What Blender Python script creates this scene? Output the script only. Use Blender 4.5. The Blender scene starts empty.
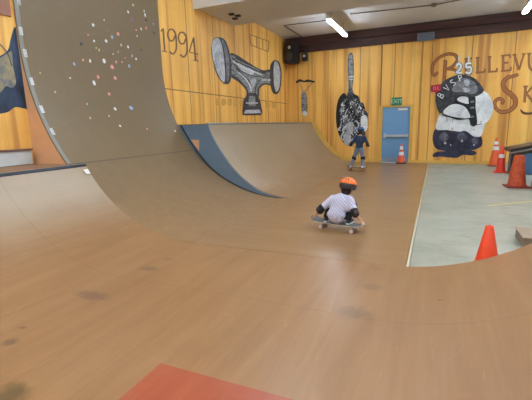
import bpy, bmesh, math, random
from mathutils import Vector, Matrix, Euler
random.seed(7)
SC = bpy.context.scene
COL = SC.collection
PI = math.pi

# ------------------------------------------------------------------ camera
F = 385.0
CAM = Vector((0, 0, 1.45))
ROT = Matrix(((0.9165744, -0.05341021, 0.39628111),
              (0.39913418, 0.1820612, -0.89863543),
              (-0.02415111, 0.98183556, 0.18819048)))
cd = bpy.data.cameras.new('camera'); cam = bpy.data.objects.new('camera', cd); COL.objects.link(cam)
cd.sensor_fit = 'HORIZONTAL'; cd.sensor_width = 36; cd.lens = F / 532 * 36; cd.clip_end = 100
M = ROT.to_4x4(); M.translation = CAM; cam.matrix_world = M
SC.camera = cam

YW = 15.10     # back wall
XL = -5.62     # left wall
Y1 = 3.98      # end of the mini ramp, start of the tall quarter
Y2 = 7.20      # end of tall quarter
XF = -0.20     # right edge of the wooden flat

def ray(px, py): return ROT @ Vector((px - 266, 200 - py, -F))
def wl(px, py, ax, val):
    """point of the plane axis=val seen at that pixel of the photograph (survey of the place)"""
    d = ray(px, py); return CAM + d * ((val - CAM[ax]) / d[ax])
def ground(px, py): return wl(px, py, 2, 0.0)

# ------------------------------------------------------------------ materials
MATS = {}
class NT:
    def __init__(s, name):
        m = bpy.data.materials.new(name); m.use_nodes = True
        s.m = m; s.t = m.node_tree; s.n = s.t.nodes; s.l = s.t.links
        s.b = s.n['Principled BSDF']
        s.co = s.n.new('ShaderNodeTexCoord').outputs['Object']
    def sock(s, inp, v):
        if hasattr(v, 'is_linked') or isinstance(v, bpy.types.NodeSocket): s.l.new(v, inp)
        elif isinstance(v, (tuple, list)) and len(v) == 3 and inp.type == 'RGBA': inp.default_value = (*v, 1)
        else: inp.default_value = v
    def math(s, op, a, b=None, c=None):
        n = s.n.new('ShaderNodeMath'); n.operation = op
        s.sock(n.inputs[0], a)
        if b is not None: s.sock(n.inputs[1], b)
        if c is not None: s.sock(n.inputs[2], c)
        return n.outputs[0]
    def mapping(s, sc=(1, 1, 1), loc=(0, 0, 0), rot=(0, 0, 0)):
        n = s.n.new('ShaderNodeMapping'); s.l.new(s.co, n.inputs[0])
        n.inputs['Scale'].default_value = sc; n.inputs['Location'].default_value = loc; n.inputs['Rotation'].default_value = rot
        return n.outputs[0]
    def noise(s, scale, vec=None, detail=3, rough=.5, dist=0):
        n = s.n.new('ShaderNodeTexNoise'); s.l.new(vec if vec else s.co, n.inputs['Vector'])
        n.inputs['Scale'].default_value = scale; n.inputs['Detail'].default_value = detail
        n.inputs['Roughness'].default_value = rough; n.inputs['Distortion'].default_value = dist
        return n.outputs[0]
    def ramp(s, f, stops):
        n = s.n.new('ShaderNodeValToRGB'); s.l.new(f, n.inputs[0]); e = n.color_ramp.elements
        while len(e) < len(stops): e.new(.5)
        for q, (p, c) in zip(e, stops):
            q.position = p; q.color = (*(c if isinstance(c, (tuple, list)) else (c, c, c)), 1)
        return n.outputs[0]
    def mix(s, f, a, b, mode='MIX'):
        n = s.n.new('ShaderNodeMix'); n.data_type = 'RGBA'; n.blend_type = mode
        s.sock(n.inputs[0], f); s.sock(n.inputs[6], a); s.sock(n.inputs[7], b); return n.outputs[2]
    def xyz(s):
        n = s.n.new('ShaderNodeSeparateXYZ'); s.l.new(s.co, n.inputs[0]); return n.outputs
    def line(s, v, at, w):        # 1 where |v-at|<w
        return s.math('LESS_THAN', s.math('ABSOLUTE', s.math('SUBTRACT', v, at)), w)
    def out(s, col, rough=.5, bump=None, bs=.1, **kw):
        s.sock(s.b.inputs['Base Color'], col); s.sock(s.b.inputs['Roughness'], rough)
        for k, v in kw.items(): s.sock(s.b.inputs[k.replace('_', ' ')], v)
        if bump is not None:
            b = s.n.new('ShaderNodeBump'); b.inputs['Strength'].default_value = bs; b.inputs['Distance'].default_value = .01
            s.l.new(bump, b.inputs['Height']); s.l.new(b.outputs[0], s.b.inputs['Normal'])
        return s.m

def lin(r, g, b):
    return tuple(((c / 255) / 12.92 if c / 255 < .04045 else ((c / 255 + .055) / 1.055) ** 2.4) for c in (r, g, b))

def plain(name, rgb, rough=.5, var=.12, scale=12, **kw):
    if name in MATS: return MATS[name]
    t = NT(name); c = lin(*rgb)
    f = t.noise(scale, detail=3)
    col = t.mix(f, tuple(x * (1 - var) for x in c), tuple(min(1, x * (1 + var)) for x in c))
    MATS[name] = t.out(col, rough, **kw); return MATS[name]

def emis(name, rgb, st):
    t = NT(name); t.b.inputs['Emission Color'].default_value = (*lin(*rgb), 1); t.b.inputs['Emission Strength'].default_value = st
    return t.out(lin(*rgb), .5)

def wall_mat(name, ax):
    t = NT(name); o = t.xyz(); u = o[ax]; z = o[2]
    sc = [0, 0, 0]; sc[ax] = 1; 
    v1 = t.mapping((3.2 if ax == 0 else .01, 3.2 if ax == 1 else .01, .16)); v2 = t.mapping((4 if ax == 0 else .01, 4 if ax == 1 else .01, .10))
    n1 = t.noise(1.0, v1, 4, .6, .3); n2 = t.noise(1.3, v2, 3, .55, .15); n3 = t.noise(.9, None, 4, .6)
    col = t.ramp(n1, [(.30, lin(212, 146, 64)), (.42, lin(236, 178, 86)), (.58, lin(244, 192, 98)), (.75, lin(250, 206, 118))])
    streak = t.ramp(n2, [(.32, 1.0), (.50, 0.0)])
    col = t.mix(t.math('MULTIPLY', streak, .7), col, lin(176, 104, 46))
    col = t.mix(t.math('MULTIPLY', t.ramp(n3, [(.5, 0.0), (.75, 1.0)]), .35), col, lin(196, 140, 70))
    # panel seams
    fr = t.math('FRACT', t.math('DIVIDE', t.math('ADD', u, 20.4), 1.22))
    col = t.mix(t.math('MULTIPLY', t.line(fr, .5, .010), .75), col, lin(95, 58, 30))
    fr2 = t.math('FRACT', t.math('DIVIDE', t.math('ADD', u, 20.1), .405))
    col = t.mix(t.math('MULTIPLY', t.line(fr2, .5, .010), .15), col, lin(120, 70, 34))
    if ax == 1: col = t.mix(t.math('MULTIPLY', t.line(z, 2.33, .012), .8), col, lin(105, 66, 34))
    # bolts of dirt near the base
    return t.out(col, .55, n2, .05)

def hit(px, py):
    """where the line of sight meets the mini ramp / flat"""
    d = ray(px, py).normalized(); p = CAM.copy()
    for i in range(4000):
        p = p + d * .005
        if p.z <= height(p.x): return p
    return p
def height(x):
    if x < -2.82: 
        q = min(-2.82 - x, 1.7); return 2.0 - math.sqrt(max(0, 4.0 - q * q))
    if x > -.4:
        q = min(x + .4, 1.8); return 2.3 - math.sqrt(max(0, 5.29 - q * q))
    return 0.0

def ramp_mat(name, c1, c2, c3, stains=(), sheen_wear=None, spec=.5, seam_y=None, seam_z=None, rough=(.30, .48), tint=None, xs=(), streak_ax=1):
    t = NT(name); t.co = t.n.new('ShaderNodeNewGeometry').outputs['Position']; o = t.xyz()
    m = [5, 5, 5]; m[streak_ax] = .5
    v = t.mapping(tuple(m), rot=(0, 0, .12))
    n1 = t.noise(1.2, v, 5, .65, .6); n2 = t.noise(1.1, None, 4, .6); n3 = t.noise(28, t.mapping((1, .12, 1)), 4, .7)
    col = t.ramp(n1, [(.22, c1), (.5, c2), (.8, c3)])
    col = t.mix(t.math('MULTIPLY', n2, .22), col, c1)
    col = t.mix(t.ramp(n3, [(.62, 0.0), (.8, .22)]), col, lin(205, 180, 150))
    if sheen_wear:      # gloss sheen plus scuffing, painted in as greyer masonite towards the coping
        xa, xb, wc, k = sheen_wear
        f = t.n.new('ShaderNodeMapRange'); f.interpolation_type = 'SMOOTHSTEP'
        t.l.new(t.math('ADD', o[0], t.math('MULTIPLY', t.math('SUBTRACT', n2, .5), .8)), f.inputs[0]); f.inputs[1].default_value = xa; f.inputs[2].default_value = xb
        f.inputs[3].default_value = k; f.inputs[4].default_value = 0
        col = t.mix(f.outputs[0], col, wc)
    # pale scratches
    n4 = t.noise(2.2, t.mapping((.9, .16, .9), rot=(0, 0, .5)), 1, .5, .3)
    col = t.mix(t.math('MULTIPLY', t.line(n4, .5, .0010), .05), col, lin(220, 196, 160))
    n5 = t.noise(1.3, t.mapping((.2, .8, .8), rot=(0, 0, -.4)), 1, .5, .3)
    col = t.mix(t.math('MULTIPLY', t.line(n5, .47, .0015), .05), col, lin(80, 58, 44))
    if seam_y:
        for y in seam_y: col = t.mix(t.math('MULTIPLY', t.line(o[1], y, .005), .22), col, lin(80, 58, 42))
    if seam_z:
        for z in seam_z: col = t.mix(t.math('MULTIPLY', t.line(o[2], z, .008), .6), col, lin(70, 60, 50))
    for x in xs: col = t.mix(t.math('MULTIPLY', t.line(o[0], x, .004), .35), col, lin(90, 66, 48))
    dn = t.noise(7, None, 4, .7)
    for (p, rx, ry, k, c) in stains:
        dx = t.math('DIVIDE', t.math('SUBTRACT', o[0], p.x), rx); dy = t.math('DIVIDE', t.math('SUBTRACT', o[1], p.y), ry)
        r = t.math('SQRT', t.math('ADD', t.math('MULTIPLY', dx, dx), t.math('MULTIPLY', dy, dy)))
        r = t.math('ADD', r, t.math('MULTIPLY', t.math('SUBTRACT', dn, .5), 1.6))
        f = t.ramp(r, [(.35, float(k)), (1.0, 0.0)])
        col = t.mix(f, col, c)
    rr = t.math('MULTIPLY_ADD', n2, rough[1] - rough[0], rough[0])
    return t.out(col, rr, Specular_IOR_Level=spec)

# ------------------------------------------------------------------ object helpers
def prop(o, label=None, cat=None, group=None, kind=None):
    if label: o['label'] = label
    if cat: o['category'] = cat
    if group: o['group'] = group
    if kind: o['kind'] = kind
    return o
def thing(name, label, cat, loc=(0, 0, 0), rotz=0, group=None):
    o = bpy.data.objects.new(name, None); COL.objects.link(o); o.location = loc; o.rotation_euler = (0, 0, rotz)
    o.empty_display_size = .1
    return prop(o, label, cat, group)
def obj(name, bm, mat, parent=None, smooth=False, world=False):
    """bm in the parent's local frame, or in world coordinates if world=True"""
    me = bpy.data.meshes.new(name)
    bmesh.ops.recalc_face_normals(bm, faces=bm.faces)
    bm.to_mesh(me); bm.free()
    for m in (mat if isinstance(mat, (list, tuple)) else [mat]): me.materials.append(m)
    if smooth:
        for p in me.polygons: p.use_smooth = True
        me.set_sharp_from_angle(angle=.9)
    o = bpy.data.objects.new(name, me); COL.objects.link(o)
    if parent:
        o.parent = parent
        if world:
            q = parent; mw = Matrix()
            while q: 
                mw = (Matrix.Translation(q.location) @ q.rotation_euler.to_matrix().to_4x4()) @ mw; q = q.parent
            me.transform(mw.inverted())
    return o
def struct(name, bm, mat, **k):
    o = obj(name, bm, mat, **k)
    if not o.parent: o['kind'] = 'structure'
    return o
def box(x0, x1, y0, y1, z0, z1, bm=None, bev=0):
    b = bm or bmesh.new()
    r = bmesh.ops.create_cube(b, size=1)
    bmesh.ops.scale(b, vec=(abs(x1 - x0), abs(y1 - y0), abs(z1 - z0)), verts=r['verts'])
    bmesh.ops.translate(b, vec=((x0 + x1) / 2, (y0 + y1) / 2, (z0 + z1) / 2), verts=r['verts'])
    if bev:
        es = list({e for v in r['verts'] for e in v.link_edges})
        bmesh.ops.bevel(b, geom=es, offset=bev, segments=2, affect='EDGES')
    return b
def cyl(p0, p1, r0, r1=None, n=16, bm=None):
    b = bm or bmesh.new(); p0 = Vector(p0); p1 = Vector(p1); d = p1 - p0
    r = bmesh.ops.create_cone(b, cap_ends=True, segments=n, radius1=r0, radius2=r0 if r1 is None else r1, depth=d.length)
    m = Matrix.Translation((p0 + p1) / 2) @ d.to_track_quat('Z', 'Y').to_matrix().to_4x4()
    bmesh.ops.transform(b, matrix=m, verts=r['verts']); return b
def ell(c, r, rot=(0, 0, 0), bm=None, n=20):
    b = bm or bmesh.new()
    q = bmesh.ops.create_uvsphere(b, u_segments=n, v_segments=n * 2 // 3, radius=1)
    if not isinstance(r, (tuple, list)): r = (r, r, r)
    m = Matrix.Translation(c) @ Euler(rot).to_matrix().to_4x4() @ Matrix.Diagonal((*r, 1))
    bmesh.ops.transform(b, matrix=m, verts=q['verts']); return b
def cap(p0, p1, r0, r1, bm):
    cyl(p0, p1, r0, r1, 16, bm); ell(p0, r0, bm=bm, n=14); ell(p1, r1, bm=bm, n=14); return bm
def lathe(prof, n=28, bm=None, loc=(0, 0, 0)):
    b = bm or bmesh.new(); rings = []
    for r, z in prof:
        rings.append([b.verts.new((loc[0] + r * math.cos(2 * PI * i / n), loc[1] + r * math.sin(2 * PI * i / n), loc[2] + z)) for i in range(n)])
    for a, c in zip(rings, rings[1:]):
        for i in range(n): b.faces.new((a[i], a[(i + 1) % n], c[(i + 1) % n], c[i]))
    b.faces.new(rings[0][::-1]); b.faces.new(rings[-1]); return b
def prism(pts, off, bm=None):
    """polygon of 3-D points extruded by vector off"""
    b = bm or bmesh.new(); off = Vector(off)
    a = [b.verts.new(p) for p in pts]; c = [b.verts.new(Vector(p) + off) for p in pts]
    b.faces.new(a); b.faces.new(c[::-1]); n = len(a)
    for i in range(n): b.faces.new((a[i], c[i], c[(i + 1) % n], a[(i + 1) % n]))
    return b
def sweep(path, r, bm=None, n=8):
    b = bm or bmesh.new()
    for p, q in zip(path, path[1:]): cyl(p, q, r, r, n, b)
    return b
def cat(pts, k=6, closed=False):
    out = []; n = len(pts); P = [Vector(p) for p in pts]
    rng = range(n if closed else n - 1)
    for i in rng:
        if closed: a, b, c, d = P[i - 1], P[i], P[(i + 1) % n], P[(i + 2) % n]
        else: a, b, c, d = P[max(i - 1, 0)], P[i], P[i + 1], P[min(i + 2, n - 1)]
        for j in range(k):
            t = j / k
            out.append(.5 * ((2 * b) + (c - a) * t + (2 * a - 5 * b + 4 * c - d) * t * t + (3 * b - a - 3 * c + d) * t ** 3))
    if not closed: out.append(P[-1])
    return out

# ------------------------------------------------------------------ setting
GROUT = None
redbrown = lin(150, 100, 66)
st = [(hit(354, 313), .16, .16, .55, lin(105, 82, 66)), (hit(372, 287), .14, .10, .4, lin(105, 82, 66)), (hit(376, 268), .1, .08, .25, lin(105, 82, 66)),
      (hit(92, 296), .22, .10, .6, lin(88, 66, 66)), (hit(150, 269), .14, .09, .5, lin(88, 66, 60)), (hit(168, 259), .1, .06, .35, lin(88, 66, 60)),
      (hit(10, 342), .07, .05, .6, lin(80, 60, 60)), (hit(22, 328), .05, .03, .6, lin(80, 60, 60)),
      (hit(10, 395), .14, .12, .7, lin(66, 62, 40)), (hit(440, 300), .03, .02, .5, lin(80, 60, 50)), (hit(190, 350), .25, .2, .2, lin(120, 84, 56))]
MINI = ramp_mat('mini_ramp_sheet', lin(138, 100, 66), lin(152, 114, 78), lin(164, 127, 90), st, seam_y=(2.76,), sheen_wear=(-4.5, -3.5, lin(164, 150, 128), .7), xs=(), rough=(.26, .42))
st2 = [(wl(70 / 2.856 + 170, 0, 2, 0), .01, .01, 0.0, lin(90, 80, 70)), (ground(345, 243), .35, .22, .35, lin(140, 98, 66))]
FLATM = ramp_mat('flat_sheet', lin(140, 106, 72), lin(150, 117, 82), lin(160, 128, 93), st2[1:], sheen_wear=(-5.8, -2.6, lin(112, 98, 74), .85), seam_y=(8.86,), xs=(), rough=(.27, .36), streak_ax=0)
TALLM = ramp_mat('tall_sheet', lin(140, 108, 76), lin(150, 119, 86), lin(160, 130, 96), sheen_wear=(-5.8, -2.6, lin(112, 98, 74), .85), spec=.35, seam_z=(.97,), rough=(.36, .46), streak_ax=2)
FARM = ramp_mat('far_sheet', lin(142, 112, 82), lin(152, 123, 92), lin(162, 134, 102), sheen_wear=(-4.6, -3.0, lin(150, 137, 116), .7), seam_y=(12.1,), rough=(.30, .42), streak_ax=2)
WB = wall_mat('back_wall_stained_wood', 0); WL = wall_mat('left_wall_stained_wood', 1)
t = NT('concrete'); n1 = t.noise(1.2, None, 6, .65); n2 = t.noise(14, None, 5, .6)
c = t.ramp(n1, [(.3, lin(142, 142, 126)), (.5, lin(160, 161, 146)), (.7, lin(174, 174, 160))])
c = t.mix(t.ramp(n2, [(.5, 0.0), (.8, .3)]), c, lin(128, 130, 118))
n4 = t.noise(.8, t.mapping((.5, 3, 1)), 3, .5, .8); c = t.mix(t.math('MULTIPLY', t.line(n4, .5, .008), .35), c, lin(120, 122, 112))
CONC = t.out(c, .42, n2, .05)
t = NT('ceiling_paint'); n1 = t.noise(.7, None, 5, .6)
CEIL = t.out(t.ramp(n1, [(.3, lin(206, 206, 206)), (.7, lin(222, 221, 220))]), .8)
t = NT('dark_beam'); n1 = t.noise(1.2, t.mapping((.6, 6, 12)), 5, .7, .6)
BEAM = t.out(t.ramp(n1, [(.3, lin(44, 24, 22)), (.6, lin(76, 42, 36)), (.8, lin(104, 64, 50))]), .6)
TRIM = plain('yellow_trim', (222, 176, 84), .5, .15, 5)
METAL = plain('grey_steel', (150, 152, 156), .35, .1, 10, Metallic=.8)
DARK = plain('black_paint', (26, 26, 30), .5)
WHITE = plain('white_paint', (232, 232, 230), .5, .04)

struct('floor', box(-2.84, XF, -3.2, YW, -.03, 0), None) if False else None
# wooden flat bottom: near part (mini ramp) and far part
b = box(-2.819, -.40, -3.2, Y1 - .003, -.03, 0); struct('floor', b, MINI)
b = box(-2.84, XF - .02, Y1 + .003, YW, -.03, 0); struct('floor', b, FLATM)
b = box(XF + .02, 6.4, Y1, YW, -.06, -.012); box(XL - .1, 6.4, -3.4, YW, -.10, -.06, b); struct('floor', b, CONC)
struct('trim_1', box(XF - .012, XF + .012, Y1, YW - .02, -.03, .004), plain('pale_edge_strip', (206, 198, 170), .4))
struct('wall_left', box(XL - .12, XL, -3.4, YW + .12, -.1, 5.7), WL)
# back wall with the door opening
DX0, DX1, DZ = -1.86, -.90, 2.02
b = box(XL, DX0, YW, YW + .12, -.1, 5.7); box(DX1, 6.4, YW, YW + .12, -.1, 5.7, b); box(DX0, DX1, YW, YW + .12, DZ, 5.7, b)
struct('wall_back', b, WB)
GREYW = plain('pale_wall', (205, 190, 165), .7, .06, 2)
struct('wall_right', box(6.4, 6.52, -3.4, YW + .12, -.1, 5.7), GREYW)
struct('wall_front', box(XL - .12, 6.52, -3.52, -3.4, -.1, 5.7), GREYW)
b = box(XL - .12, 6.52, 8.66, YW + .12, 4.78, 4.9); box(XL - .12, 6.52, -3.52, 8.66, 5.6, 5.72, b); struct('ceiling', b, CEIL)
struct('trim_2', box(XL, 6.4, 8.66, 10.68, 4.36, 4.78), CEIL)['label'] = 'dropped ceiling box'
b = box(XL, 6.4, 8.60, 8.659, 4.30, 5.6); struct('trim_3', b, CEIL)
# beams on the back wall: two stacked dark boards
b = box(XL, 6.4, YW - .10, YW, 4.22, 4.50, bev=.01); box(XL, 6.4, YW - .16, YW, 4.505, 4.775, b, bev=.01); struct('trim_4', b, BEAM)
# door
b = box(DX0, DX1, YW + .02, YW + .07, 0.01, DZ)
BLUE = plain('blue_door_paint', (110, 158, 204), .4, .08, 3)
dr = struct('door_1', b, BLUE); dr['label'] = 'blue metal exit door with a push bar in the back wall'
b = box(DX0 + .06, DX1 - .05, YW - .05, YW - .02, .95, 1.03, bev=.01); box(DX0 + .06, DX0 + .15, YW - .06, YW + .02, .90, 1.08, b, bev=.01); box(DX1 - .10, DX1 - .04, YW - .05, YW + .02, .94, 1.04, b)
obj('push_bar', b, plain('pale_steel', (200, 205, 210), .3, Metallic=.3), dr)
b = box(DX1 - .42, DX1 - .10, YW - .04, YW + .02, 1.90, 1.97, bev=.008); obj('door_closer', b, WHITE, dr)
b = box(DX0 + .01, DX1 - .01, YW + .005, YW + .02, .02, .18); obj('kick_plate', b, plain('kick_steel', (140, 160, 185), .35, Metallic=.3), dr)
b = box(DX0 - .10, DX0, YW - .025, YW, 0, DZ + .08); box(DX1, DX1 + .10, YW - .025, YW, 0, DZ + .08, b); box(DX0, DX1, YW - .025, YW, DZ, DZ + .08, b)
struct('trim_5', b, TRIM)
b = box(-3.0, DX0 - .11, YW - .035, YW, 0, .14, bev=.008); box(DX1 + .11, 6.4, YW - .03, YW, -.01, .10, b); struct('baseboard_back', b, TRIM)
# door frame side studs: narrow boards between door and concrete
struct('trim_6', box(-.62, -.56, YW - .02, YW, .1, 4.22), plain('stud_wood', (196, 140, 66), .6, .2, 4))

# ------------------------------------------------------------------ ramps
def sheet(prof, y0, y1, th, mat, name, parent, left=True, sub=1):
    """curved sheet; prof = [(x,z)...] from floor up"""
    b = bmesh.new(); P = [Vector((x, z)) for x, z in prof]; N = []
    for i in range(len(P)):
        d = (P[min(i + 1, len(P) - 1)] - P[max(i - 1, 0)]).normalized()
        N.append(Vector((-d.y, d.x)) if not left else Vector((d.y, -d.x)))
    rows = []
    for y in (y0, y1):
        rows.append(([b.verts.new((p.x, y, p.y)) for p in P], [b.verts.new(((p - n * th).x, y, max((p - n * th).y, -.028))) for p, n in zip(P, N)]))
    (a0, b0), (a1, b1) = rows; k = len(P)
    for i in range(k - 1):
        b.faces.new((a0[i], a0[i + 1], a1[i + 1], a1[i])); b.faces.new((b0[i], b1[i], b1[i + 1], b0[i + 1]))
        b.faces.new((a0[i], b0[i], b0[i + 1], a0[i + 1])); b.faces.new((a1[i], a1[i + 1], b1[i + 1], b1[i]))
    b.faces.new((a0[0], a1[0], b1[0], b0[0])); b.faces.new((a0[-1], b0[-1], b1[-1], a1[-1]))
    o = obj(name, b, mat, parent, world=True)
    for p in o.data.polygons: p.use_smooth = True
    o.data.set_sharp_from_angle(angle=.6)
    return o
def side(prof, xb, ya, yb, mat, parent, name='side_panel', z0=-.0, inset=.02, left=True):
    s = -1 if left else 1
    pts = [(x + s * inset, ya, max(z - .012, z0)) for x, z in prof if z > .02]
    pts = [(pts[0][0], ya, z0)] + pts + [(xb, ya, pts[-1][2]), (xb, ya, z0)]
    return obj(name, prism(pts, (0, yb - ya, 0)), mat, parent, world=True)

PLYRAW = plain('raw_ply_orange', (222, 170, 128), .6, .12, 6)
def circ(x0, r, ztop, sgn=-1, n=28):
    a1 = math.acos(max(-1, 1 - ztop / r)); return [(x0 + sgn * r * math.sin(a1 * i / n), r - r * math.cos(a1 * i / n)) for i in range(n + 1)]
# near mini quarter pipe (left)
pn = circ(-2.82, 2.0, .97)
q = thing('quarter_pipe', 'low brown mini-ramp quarter pipe at left front with steel coping, nearest the camera', 'ramp', (-3.6, .5, 0))
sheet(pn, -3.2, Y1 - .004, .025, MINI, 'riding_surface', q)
XC = pn[-1][0]
obj('coping', cyl((XC - .015, -3.2, .965), (XC - .015, Y1 - .004, .965), .028), plain('coping_steel', (64, 70, 80), .35, Metallic=.6), q, True, True)
obj('deck', box(XL + .01, XC - .045, -3.2, Y1 - .004, .93, .975), plain('deck_ply', (140, 104, 76), .5, .2, 3), q, world=True)
obj('coping_plate', box(XC - .20, XC - .045, -3.2, Y1 - .004, .975, .979), plain('deck_plate', (150, 148, 142), .4, .1, 4), q, world=True)
side(pn, XL + .02, Y1 - .03, Y1 - .006, PLYRAW, q)
obj('corner_sticker', prism([(pn[-2][0] + .01, Y1 - .10, pn[-2][1] + .006), (pn[-2][0] + .01, Y1 - .02, pn[-2][1] + .006), (pn[-3][0] + .01, Y1 - .02, pn[-3][1] + .006), (pn[-3][0] + .01, Y1 - .09, pn[-3][1] + .006)], (.004, 0, .004)), WHITE, q, world=True)
# tall quarter / vert wall
pt = circ(-2.78, 2.80, 2.80, n=40); XT = pt[-1][0]; pt += [(XT, 2.8 + .1 * i) for i in range(1, 21)]
q = thing('vert_ramp', 'towering grey-brown curved vert ramp rising to the ceiling, dotted with stickers', 'ramp', (-4.2, 5.6, 0))
tallq = q
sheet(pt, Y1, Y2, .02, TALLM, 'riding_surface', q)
side(pt, XL + .005, Y1 + .004, Y1 + .03, PLYRAW, q, inset=.012)
side(pt, XL + .005, Y2 - .03, Y2 - .004, PLYRAW, q, inset=.012)
# lighter strip at the left edge
pe = [(x + .006, z + .003) for x, z in pt if z > .97]
sheet(pe, Y1 + .002, Y1 + .065, .005, plain('edge_strip_metal', (132, 132, 124), .4, .15, 8), 'edge_strip', q)
b = bmesh.new()
for i, z in enumerate([x * .22 + 1.3 for x in range(12)]): ell((XL + .16 + (.5 if i < 0 else 0), Y1 + .002, z), .008, bm=b, n=8)
b.free()
# far quarter
far = [(-2.62, 0), (-2.9, .03), (-3.28, .12), (-3.62, .32), (-3.93, .60), (-4.18, .92), (-4.38, 1.24), (-4.50, 1.53)]
pf = [(v.x, v.y) for v in cat([Vector((x, z, 0)) for x, z in far], 6)]
q = thing('quarter_pipe', 'far tan quarter pipe with a blue-painted side, running to the back wall', 'ramp', (-4, 11, 0))
YF = YW - .22
sheet(pf, Y2 + .03, YF, .02, FARM, 'riding_surface', q)
XF2 = pf[-1][0]
BLUEP = plain('blue_side_paint', (106, 128, 150), .5, .14, 5)
o = side(pf, XL + .01, Y2 + .004, Y2 + .028, BLUEP, q, inset=0); o['label'] = 'blue painted side panel'
obj('coping', cyl((XF2 - .01, Y2 + .01, 1.53), (XF2 - .01, YF, 1.53), .025), METAL, q, True, True)
obj('deck', box(XL + .01, XF2 - .04, Y2 + .03, YF, 1.49, 1.53), plain('deck_ply', (0, 0, 0)), q, world=True)
# bare triangle where the blue paint has gone
tri = [wl(190.5, 139.5, 1, Y2 - .0), wl(199, 140, 1, Y2), wl(199, 151, 1, Y2)]
obj('bare_patch', prism(tri, (0, .006, 0)), PLYRAW, q, world=True)
b = sweep(cat([wl(x, y, 1, Y2 - .004) for x, y in [(181, 125.5), (190, 141), (200, 155), (212, 169), (228, 181), (246, 190), (264, 196), (282, 199)]], 3), .02)
obj('gap_edge', b, DARK, q, world=True)
# end board: curved yellow trim at the back wall
outp = [(x + .01, z) for x, z in pf]
N = []
pts_in = [Vector((x, z)) for x, z in pf]; up = []
for i, p in enumerate(pts_in):
    d = (pts_in[min(i + 1, len(pts_in) - 1)] - pts_in[max(i - 1, 0)]).normalized(); n_ = Vector((-d.y, d.x)) * -1
    if n_.x < 0: n_ = -n_
    up.append(p + n_ * .13)
poly = [Vector((p.x, YF, p.y - .02)) for p in pts_in] + [Vector((p.x, YF, max(p.y, .13))) for p in up[::-1]]
struct('trim_7', prism([(p.x, YF + .005, max(p.z, -.02)) for p in poly], (0, .10, 0)), TRIM)
# right mini ramp
pr = circ(-.4, 2.3, 1.0, 1)
q = thing('quarter_pipe', 'brown mini-ramp quarter pipe at lower right, curving up beside the concrete', 'ramp', (1.0, .5, 0))
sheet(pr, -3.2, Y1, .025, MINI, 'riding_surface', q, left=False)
side(pr, 2.6, Y1 - .03, Y1 - .006, PLYRAW, q, left=False)
obj('coping', cyl((pr[-1][0] + .015, -3.2, .995), (pr[-1][0] + .015, Y1 - .004, .995), .028), METAL, q, True, True)
obj('deck', box(pr[-1][0] + .045, 2.6, -3.2, Y1 - .004, .96, 1.0), plain('deck_ply', (0, 0, 0)), q, world=True)
# red skatelite panel on the floor near the camera
REDP = ramp_mat('red_sheet', lin(150, 72, 50), lin(164, 84, 58), lin(176, 98, 70), rough=(.26, .4))
b = box(-1.51, -.34, -.7, 1.72, .0005, .009, bev=.003)
prop(obj('floor_sheet', b, REDP), 'red-orange sheet laid flat on the brown ramp floor at the bottom edge', 'ramp sheet')

# stickers on the tall wall (parts of it)
stc = {k: plain('sticker_' + k, v, .4, .05) for k, v in dict(white=(225, 228, 232), blue=(150, 180, 215), pink=(226, 150, 140), dark=(50, 44, 70), green=(90, 110, 80), yellow=(210, 195, 140), purple=(130, 90, 150)).items()}
sp = [(93,25,'white',2.2),(81,44,'dark',2),(96,48,'yellow',1.3),(106,41,'white',2),(112,37,'blue',2),(118,34,'pink',2.2),(108,17,'green',1.8),(128,12,'white',1.8),(132,19,'purple',2.4),(145,15,'white',3),(146,20,'dark',1.6),(144,11,'white',1.4),(121,45,'yellow',1.5),(128,47,'white',1.8),(141,50,'dark',1.4),(132,56,'blue',1.8),(136,59,'white',1.3),(129,66,'blue',2),(113,54,'white',1),(118,52,'yellow',1),(104,61,'white',2.3),(90,61,'white',1.8),(83,60,'pink',1.5),(74,64,'blue',2),(91,69,'green',1.6),(112,67,'pink',2),(116,62,'pink',1.6),(122,62,'pink',1.8),(125,58,'pink',1.1),(98,77,'pink',2.5),(94,83,'white',2.8),(115,78,'pink',1.9),(109,94,'pink',1.5),(141,73,'green',1.3),(148,68,'green',1.1),(87,104,'yellow',1.4),(92,104,'green',1.5),(98,103,'green',1.2),(115,109,'white',1.6),(131,108,'blue',2),(109,116,'yellow',1.4),(120,126,'white',1.7),(147,129,'pink',1.3),(90,118,'yellow',1.3),(141,29,'white',1.5),(146,28,'pink',1.6),(137,36,'white',1.1),(135,44,'green',1),(127,3,'green',1.4),(133,5,'yellow',1.6),(88,35,'pink',1),(94,41,'white',1.1),(153,24,'blue',1.3),(154,33,'dark',1.5),(55,92,'yellow',.9),(70,78,'white',.7),(40,73,'yellow',.8),(175,131,'white',1.2),(99,50,'yellow',1.5),(104,20,'yellow',1.3),(136,30,'pink',1.2)]
def tall_hit(px, py):
    d = ray(px, py).normalized(); p = CAM.copy(); cz = 2.80; cx = -2.78
    while True:
        p = p + d * .004
        if p.x < -2.78:
            if p.z > cz: 
                if p.x <= XT: n = Vector((1, 0, 0)); return p, n
            else:
                v = Vector((p.x - cx, 0, p.z - cz))
                if v.length >= 2.80: return p, -v.normalized()
        if p.x < -6: return p, Vector((1, 0, 0))
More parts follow.
